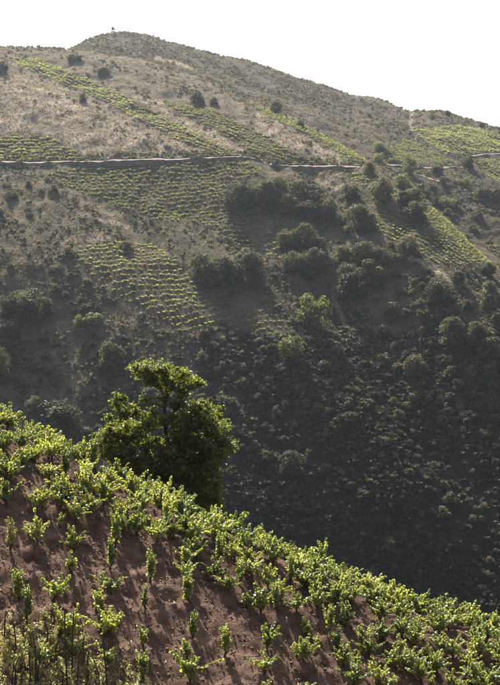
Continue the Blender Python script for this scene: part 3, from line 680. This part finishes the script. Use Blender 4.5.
TREES = [
 ('oak', 2, 74, 12, 13, "dark bush-like tree at the left edge below the crest"), ('oak', 83, 102, 8, 10, "small round dark tree alone on the pale upper slope"),
 ('oak', 75, 61, 15, 8, "low dark tree just under the left crest"), ('oak', 104, 75, 14, 8, "low dark tree below the rocky peak on scrub"),
 ('oak', 197, 103, 13, 11, "dark tree above the left vineyard plot end, larger of a pair"), ('oak', 214, 104, 9, 7, "small dark tree right of the larger one of the upper pair"),
 ('oak', 277, 113, 13, 12, "dark round tree at the upper edge of the bright vineyard strip"), ('oak', 300, 126, 9, 6, "small dark tree halfway along the bright vineyard strip"),
 ('oak', 236, 212, 28, 28, "leftmost big oak of the dark hedge beside the wide vineyard"), ('oak', 252, 208, 24, 26, "second oak from the left in the dark hedge"),
 ('oak', 266, 206, 22, 26, "third oak from the left in the dark hedge"), ('oak', 282, 203, 24, 26, "tallest-standing middle oak at the top of the dark hedge"),
 ('oak', 298, 205, 24, 24, "oak right of the middle one in the dark hedge"), ('oak', 313, 209, 24, 24, "upper right oak of the dark hedge"),
 ('oak', 288, 214, 22, 20, "lower middle oak of the dark hedge"), ('oak', 304, 218, 24, 20, "lower right-hand oak of the dark hedge"), ('oak', 326, 219, 22, 22, "rightmost oak of the dark hedge, next to the gully"), ('oak', 270, 212, 20, 18, "low oak under the third one of the dark hedge"),
 ('oak', 357, 233, 28, 28, "large oak alone between the hedge and the spur"), ('oak', 342, 226, 13, 13, "small oak at the left foot of the large lone one"), ('oak', 371, 230, 13, 16, "small oak at the right side of the large lone one"),
 ('oak', 203, 280, 26, 26, "leftmost oak of the clump above the shaded vineyard"), ('oak', 220, 289, 30, 32, "biggest oak of the clump above the shaded vineyard"), ('oak', 234, 284, 22, 24, "oak behind the biggest one in the clump above the shaded vineyard"),
 ('oak', 250, 275, 26, 22, "right oak of the clump above the shaded vineyard"), ('oak', 260, 284, 18, 14, "low oak at the right end of the clump above the shaded vineyard"),
 ('oak', 289, 247, 22, 20, "upper left oak of the central clump below the hedge"), ('oak', 305, 248, 24, 24, "upper middle oak of the central clump below the hedge"), ('oak', 320, 256, 18, 18, "upper right oak of the central clump below the hedge"),
 ('oak', 292, 271, 22, 20, "lower left oak of the central clump below the hedge"), ('oak', 314, 270, 24, 22, "lower middle oak of the central clump below the hedge"), ('oak', 310, 280, 16, 12, "low oak at the foot of the central clump"),
 ('oak', 343, 264, 20, 18, "upper left oak of the big clump in the gully"), ('oak', 364, 266, 28, 24, "top oak of the big clump in the gully"), ('oak', 381, 270, 22, 22, "upper right oak of the big clump in the gully"),
 ('oak', 349, 282, 24, 20, "middle left oak of the big clump in the gully"), ('oak', 371, 286, 28, 26, "middle right oak of the big clump in the gully"), ('oak', 352, 300, 32, 26, "lowest and widest oak of the big clump in the gully"),
 ('green', 313, 328, 32, 38, "bright green tree below the central oak clump"), ('green', 291, 360, 24, 26, "bright green bush-like tree lower down on the rocky scrub"), ('green', 340, 262, 14, 14, "small lit green tree at the top of the gully clump"),
 ('oak', 408, 255, 21, 18, "round dark oak on the vineyard edge of the spur"), ('oak', 351, 200, 20, 18, "dark oak below the road left of the spur strip"), ('oak', 382, 202, 22, 24, "dark oak below the road at the top of the spur"),
 ('pale', 379, 167, 15, 15, "pale green round tree beside the road at the spur"), ('oak', 369, 174, 13, 12, "dark tree just below the pale green round tree"), ('pale', 382, 153, 22, 12, "pale spreading tree above the road at the spur"),
 ('green', 409, 174, 13, 20, "airy upright tree with a visible trunk beside the road"), ('pale', 404, 190, 20, 18, "pale loose tree below the airy upright one"), ('oak', 413, 209, 22, 20, "upper dark oak in the group on the right slope"), ('oak', 416, 222, 24, 20, "lower dark oak in the group on the right slope"), ('oak', 404, 206, 16, 14, "small dark oak left of the group on the right slope"),
 ('oak', 467, 169, 14, 14, "round dark tree by the track on the upper right hill"), ('oak', 437, 173, 13, 9, "low dark tree left of the round one on the upper right hill"), ('oak', 443, 184, 8, 8, "tiny dark tree on the lower track at the right"), ('oak', 483, 197, 17, 11, "wide dark tree below the right track"), ('oak', 497, 201, 12, 12, "dark tree below the right track, cut by the right edge"),
 ('pale', 464, 186, 14, 10, "pale low tree between the two right tracks"), ('pale', 448, 208, 17, 14, "pale loose tree above the spur vineyard on the right"), ('oak', 448, 115, 6, 5, "tiny dark tree on the right skyline"), ('oak', 482, 127, 7, 5, "tiny dark tree on the skyline near the right edge"),
 ('oak', 440, 304, 28, 26, "dark oak on the spur below the lit path end"), ('oak', 492, 310, 26, 28, "large dark oak at the right edge below the spur vineyard"), ('oak', 468, 309, 13, 10, "small dark oak between two larger ones on the right slope"), ('oak', 452, 346, 28, 28, "big rounded oak with lit rim on the right slope"),
 ('oak', 476, 345, 24, 22, "oak right of the big rounded one on the right slope"), ('oak', 491, 358, 24, 20, "oak at the right edge below the pair"), ('oak', 415, 378, 23, 22, "lone dark oak on the lower spur"), ('pale', 472, 376, 10, 12, "small pale tree low on the right slope"), ('oak', 488, 275, 17, 12, "dark oak just under the foot of the spur vineyard"), ('oak', 458, 282, 15, 11, "small dark oak under the spur vineyard's left foot"), ('oak', 497, 328, 14, 16, "dark oak cut by the right edge above the pair"),
 ('oak', 28, 322, 36, 34, "large dark oak in the group at the left edge"), ('oak', 10, 318, 26, 26, "dark oak left of the large one at the left edge"), ('oak', 8, 340, 26, 24, "lower dark oak of the group at the left edge"), ('oak', 46, 315, 16, 18, "small oak at the right of the left-edge group"), ('oak', 1, 385, 18, 42, "tall dark oak cut by the left edge"),
 ('oak', 111, 374, 25, 32, "lone dark oak on the shaded grass above the big tree"), ('green', 80, 327, 14, 12, "yellow-green shrubby tree below the shaded vines, left one"), ('green', 94, 326, 18, 13, "yellow-green shrubby tree below the shaded vines, right one"),
 ('oak', 55, 432, 44, 30, "wide grey-green oak just behind the vineyard crest on the left"), ('oak', 36, 412, 20, 16, "small dark oak behind the vineyard crest on the left"), ('oak', 80, 440, 20, 16, "small oak right of the wide one behind the crest"),
 ('oak', 292, 475, 28, 24, "rim-lit round oak on the dark lower slope"), ('oak', 126, 250, 16, 9, "low dark tree under the tan bank on the left slope"), ('oak', 152, 404, 26, 16, "shadowy oak behind the top of the big tree"), ('oak', 5, 355, 16, 16, "lowest small oak of the left-edge group"),
]
for t in TREES: far_tree(*t)
# a tiny tree on the summit
p = hit_far(113, 35.0)
o = empty("summit_tree", (p[0], p[1], p[2] - .2)); tag(o, "tiny tree standing alone on the summit", "tree")
V, T = tube(np.array([[0, 0, -.3], [.05, 0, 1.9], [.1, 0, 3.4]]), [.07, .06, .05], 6); obj("trunk", np_mesh("summit_trunk", V, T, M['bark'], True), o)
c = obj("crown", CROWNS['oak'][2], o, (0, 0, 2.5)); c.scale = (2.0, 2.0, 1.7)

# shrubs one by one on the scrubby lower slope and along gullies
def shrub_zone(u, v):
    w = .0
    if v > 330 and u > 200: w = .75 - .62 * min(1, max(0, (v - 420) / 60))
    w += 1.2 * math.exp(-(dist_line(np.array(u), np.array(v), [(290, 330), (330, 370), (380, 430), (450, 520)]) / 16) ** 2)
    w += 1.0 * math.exp(-(dist_line(np.array(u), np.array(v), [(400, 262), (440, 330), (470, 390), (500, 440)]) / 18) ** 2)
    w += .9 * math.exp(-(dist_line(np.array(u), np.array(v), [(250, 440), (300, 410), (350, 400)]) / 20) ** 2)
    w += .8 * math.exp(-(dist_line(np.array(u), np.array(v), [(430, 190), (470, 220), (500, 245)]) / 14) ** 2)
    if u < 130 and 250 < v < 400: w += .18
    if u < 60 and 180 < v < 300: w += .25
    return w
cnt = 0; SH = []; SHRUBS = {}
while cnt < 290:
    u, v = random.uniform(-5, 505), random.uniform(180, 600)
    if v > np.interp(u, edge_u, edge_v): continue
    if random.random() > shrub_zone(u, v) / 1.6: continue
    if any(in_poly(np.array(u), np.array(v - 2), f[1]) for f in FIELDS): continue
    w = random.uniform(5, 13) * (1 if random.random() < .8 else 1.35)
    if any((u - a) ** 2 + (v - b) ** 2 < (.40 * (w + c_)) ** 2 for a, b, c_ in SH): continue
    SH.append((u, v, w)); cnt += 1
    pz = hit_far(u, v + w * .3); m = pz[1] / F; h = w * random.uniform(.55, .9)
    kd = 'scrub' if random.random() < .68 else 'darkscrub'
    o = obj("shrub", random.choice(CROWNS[kd]), None, (pz[0], pz[1], pz[2] - .15 * h * m)); o.scale = (w * m * 1.2, w * m * 1.2, h * m * 1.4); o.rotation_euler = (0, 0, random.uniform(0, 6.28))
    if v > 470: zone = "low in the deep shade"
    elif u > 390: zone = "on the scrubby right flank"
    elif v > 320 and u > 200: zone = "on the rocky central scrub slope"
    elif u < 200: zone = "on the shaded left slope"
    else: zone = "between the oak clumps"
    kw = "olive shrub" if kd == 'scrub' else "dark evergreen shrub"
    sz_ = "small" if w < 7.5 else "rounded" if w < 11 else "large spreading"
    SHRUBS.setdefault(f"{sz_} {kw} {zone}", []).append((u, o))
def nth(i): return NTH[i] if i < len(NTH) else 'thirty-' + NTH[i - 30] if i < 39 else 'fortieth'
for lab, lst in SHRUBS.items():
    for i, (u, o) in enumerate(sorted(lst, key=lambda q: q[0])):
        tag(o, lab + (f", {nth(i)} from left" if len(lst) > 1 else ""), "shrub", "shrubs of the far slope")

# ------------------------------------------------------------------ vineyard plots (far vines), low scrub, grass, rocks
def vine_blob(seed):
    r = np.random.default_rng(seed); n = 26
    d = unit(r.normal(size=(n, 3))); d[:, 2] = np.abs(d[:, 2]) * .9
    p = d * r.uniform(.25, .62, n)[:, None] * np.array([1.15, .9, 1]) + np.array([0, 0, .35])
    return instance(CARD_V, CARD_F, p, frames(d + r.normal(size=(n, 3)) * .6, r), r.uniform(.26, .46, n))
BLOBS = [vine_blob(i) for i in range(8)]
for label, poly, ang, rg, vg, sz in FIELDS:
    pl = np.array(poly, float)
    c3 = np.array([hit_far(*q) for q in pl]); lo, hi = c3[:, :2].min(0) - 6, c3[:, :2].max(0) + 6
    cxy = (lo + hi) / 2; half = np.hypot(*(hi - lo)) / 2
    a_ = np.arange(-half, half, vg * .56); b_ = np.arange(-half, half, rg * .92)
    A, B = np.meshgrid(a_, b_); A = A + RNG.normal(size=A.shape) * .22; B = B + RNG.normal(size=B.shape) * .16 + 1.5 * np.sin(A / 22)
    th = math.radians(ang); X = cxy[0] + A * math.cos(th) - B * math.sin(th); Y = cxy[1] + A * math.sin(th) + B * math.cos(th)
    X, Y = X.ravel(), Y.ravel(); ok = (Y > 330) & (Y < 900); X, Y = X[ok], Y[ok]
    Z = z_far(X, Y); u, v = U0 + F * X / Y, V0 - F * Z / Y
    keep = in_poly(u, v, poly) & (RNG.random(len(u)) > .07) & (fbm(X / 6, Y / 6, 2) > -.52)
    # keep only what stands on the facing slope (not a hidden copy behind the crest)
    d1 = np.interp(u, knots_u, c1_d); up = pl[:, 1].mean() < np.interp(pl[:, 0].mean(), knots_u, c1_v)
    keep &= (Y > d1 + 10) if up else (Y < d1 + 12)
    X, Y, Z = X[keep], Y[keep], Z[keep]; parts = []
    bid = RNG.integers(0, 8, len(X))
    for k in range(8):
        s_ = bid == k
        if not s_.any(): continue
        nn = int(s_.sum()); an = RNG.uniform(-.5, .5, nn) + th; R = np.zeros((nn, 3, 3)); R[:, 0, 0] = np.cos(an); R[:, 1, 0] = np.sin(an); R[:, 0, 1] = -np.sin(an); R[:, 1, 1] = np.cos(an); R[:, 2, 2] = 1
        scs = sz * RNG.uniform(.5, .95, nn)
        parts.append(instance(BLOBS[k][0], BLOBS[k][1], np.stack([X[s_], Y[s_], Z[s_] - .08], 1), R, scs))
    o = obj("vineyard_plot", np_mesh("vineyard_plot", *join(parts), M['vine_far'], False)); tag(o, label, "vineyard", "vineyard plots on the far hillside", "stuff")

def scatter(name, label, cat, mat, n, tmpl, weight, size, dens_seed, d0=340., d1=820.):
    r = np.random.default_rng(dens_seed)
    u = r.uniform(-60, 560, n * 4); d = d0 + (d1 - d0) * r.random(n * 4) ** 1.1; x = (u - U0) / F * d; z = z_far(x, d); v = V0 - F * z / d
    w = weight(u, v, d); k = np.nonzero(r.random(len(u)) < w)[0][:n]
    x, y, z = x[k], d[k], z[k]; nn = len(k)
    an = r.uniform(0, 6.283, nn); R = np.zeros((nn, 3, 3)); R[:, 0, 0] = np.cos(an); R[:, 1, 0] = np.sin(an); R[:, 0, 1] = -np.sin(an); R[:, 1, 1] = np.cos(an); R[:, 2, 2] = 1
    s = size(u[k], v[k], r)
    bid = r.integers(0, len(tmpl), nn); parts = []
    for q in range(len(tmpl)):
        b = bid == q
        if b.any(): parts.append(instance(tmpl[q][0], tmpl[q][1], np.stack([x[b], y[b], z[b] - .06], 1), R[b], np.stack([s[b], s[b], s[b] * r.uniform(.6, 1.1, b.sum())], 1)))
    o = obj(name, np_mesh(name, *join(parts), M[mat], False)); return tag(o, label, cat, kind="stuff")
def tuft_tmpl(seed):
    r = np.random.default_rng(seed); n = 7; Vs, Fs = [], []
    for i in range(n):
        an = r.uniform(0, 6.28); c, s = math.cos(an), math.sin(an); L = r.uniform(.5, 1); b = r.normal(size=2) * .25; t = b + np.array([c, s]) * r.uniform(.1, .6)
        Vs += [[b[0] - s * .12, b[1] + c * .12, 0], [b[0] + s * .12, b[1] - c * .12, 0], [t[0], t[1], L]]; Fs.append([3 * i, 3 * i + 1, 3 * i + 2])
    return np.array(Vs), np.array(Fs)
TUF = [tuft_tmpl(i) for i in range(6)]
def low_tmpl(seed):
    r = np.random.default_rng(seed); n = 7
    d = unit(r.normal(size=(n, 3))); d[:, 2] = np.abs(d[:, 2]) * .8
    return instance(CARD_V, CARD_F, d * r.uniform(.25, .6, n)[:, None] + np.array([0, 0, .2]), frames(d + r.normal(size=(n, 3)) * .6, r), r.uniform(.4, .75, n))
LOW = [low_tmpl(40 + i) for i in range(6)]
def maq_tmpl(seed):
    r = np.random.default_rng(seed); n = 11
    d = unit(r.normal(size=(n, 3))); d[:, 2] = np.abs(d[:, 2]) * .8
    return instance(CARD_V, CARD_F, d * r.uniform(.35, .6, n)[:, None] + np.array([0, 0, .12]), frames(d + r.normal(size=(n, 3)) * .5, r), r.uniform(.28, .5, n))
MAQ = [maq_tmpl(80 + i) for i in range(6)]
def field_mask(u, v):
    m = np.zeros(u.shape, bool)
    for f in FIELDS: m |= in_poly(u, v, f[1])
    return m
def near_road(u, v): return np.minimum.reduce([dist_line(u, v, r_[1]) for r_ in ROADS]) < 2.2
def w_low(u, v, d):
    x = (u - U0) / F * d; al = x * ca + d * sa; ac = -x * sa + d * ca; n2 = fbm(al / 22, ac / 7, 3)
    c, st = hill_cover(u, v, d)
    w = np.clip(.35 + n2 * 1.2 + np.clip((v - 300) / 120, 0, .35) - .8 * np.clip((v - 335) / 70, 0, 1) - .14 * (v < 170) * (d < np.interp(u, knots_u, c1_d)), .03, 1) * (1 - .9 * np.clip(st, 0, 1))
    return np.where(field_mask(u, v) | near_road(u, v), 0, w)
def w_straw(u, v, d):
    c, st = hill_cover(u, v, d)
    return np.where(field_mask(u, v) | near_road(u, v), 0, np.clip(st * .8 + .22 * (v < 420), 0, 1))
scatter("low_scrub", "low olive scrub covering the far hillside between the plots", "scrub", 'lowscrub', 29000, LOW, w_low, lambda u, v, r: (.3 + 1.3 * r.random(len(u)) ** 2.4) * (1 + .3 * (v > 330) + .15 * (v < np.interp(u, knots_u, c1_v))), 61)
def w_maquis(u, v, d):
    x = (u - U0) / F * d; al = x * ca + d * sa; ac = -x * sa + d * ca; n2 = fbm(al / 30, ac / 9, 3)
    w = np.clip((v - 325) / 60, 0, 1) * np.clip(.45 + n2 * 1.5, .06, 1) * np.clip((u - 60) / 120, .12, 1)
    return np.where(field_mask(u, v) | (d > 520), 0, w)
scatter("shade_toned_maquis", "dense maquis, shade put into its dark leaf colour, covering the shaded lower part of the far slope", "scrub", 'maquis', 19000, MAQ, w_maquis, lambda u, v, r: .8 + 1.9 * r.random(len(u)) ** 2.2, 64, 350., 500.)
scatter("dry_grass", "dry tan grass on the bare strips of the far hillside", "grass", 'straw', 52000, TUF, w_straw, lambda u, v, r: r.uniform(.3, .85, len(u)), 62)
rp = []
for P, nrm, zin, wd in ROADPTS:
    for k in range(int(len(P) * 5)):
        i = RNG.integers(0, len(P)); off = RNG.uniform(wd / 2 + .2, wd / 2 + 4.0) if RNG.random() < .78 else -wd / 2 - RNG.uniform(.3, 2.0)
        x, y = P[i, 0] + nrm[i, 0] * off + RNG.normal() * .3, P[i, 1] + nrm[i, 1] * off
        z = float(z_far(np.array([x]), np.array([y]))[0]); z = max(z, zin[i] + .3) if 0 < off < wd / 2 + 1.5 else z
        rp.append((x, y, z - .08, RNG.uniform(.3, 1.0) if off > 0 else RNG.uniform(.2, .5)))
rp = np.array(rp); parts = []
for q in range(6):
    b = rp[q::6]; parts.append(instance(LOW[q][0], LOW[q][1], b[:, :3], frames(np.tile([[0., 0, 1]], (len(b), 1)), RNG), b[:, 3]))
tag(obj("roadside_scrub", np_mesh("roadside_scrub", *join(parts), M['oak'], False)), "dark low scrub along the banks of the dirt roads", "scrub", kind="stuff")
def rock_tmpl(seed):
    r = np.random.default_rng(seed); V = OV * (1 + r.normal(size=OV.shape) * .3); return V, OF
scatter("scattered_rocks", "grey rocks on the peak and the scrub slopes", "rocks", 'rock', 900, [rock_tmpl(i) for i in range(5)],
        lambda u, v, d: np.where((np.abs(u - 118) < 38) & (v < 56) & (d > 700), .9, .004 * (~field_mask(u, v))), lambda u, v, r: r.uniform(.25, 1.2, len(u)), 63)

# ------------------------------------------------------------------ the hazy air of the valley
hx, hy0, hy1, hz0, hz1 = 1000.0, -45.0, 1330.0, float(min(ZG.min(), GZ.min())) - 1.0, float(ZG.max()) + 9.0
HV = np.array([[x, y, z] for x in (-hx, hx) for y in (hy0, hy1) for z in (hz0, hz1)])
HQ = np.array([[0, 1, 3, 2], [4, 6, 7, 5], [0, 4, 5, 1], [2, 3, 7, 6], [0, 2, 6, 4], [1, 5, 7, 3]])
m, nt_, out_ = new_mat("valley_haze")
pv = node(nt_, "ShaderNodeVolumePrincipled"); pv.inputs['Color'].default_value = (.78, .88, 1.0, 1); pv.inputs['Density'].default_value = .000075; pv.inputs['Anisotropy'].default_value = .8
nt_.links.new(pv.outputs[0], out_.inputs['Volume'])
hz = obj("haze", np_mesh("haze", HV, HQ, m)); tag(hz, "thin bluish haze filling the valley air", "haze", kind="stuff")
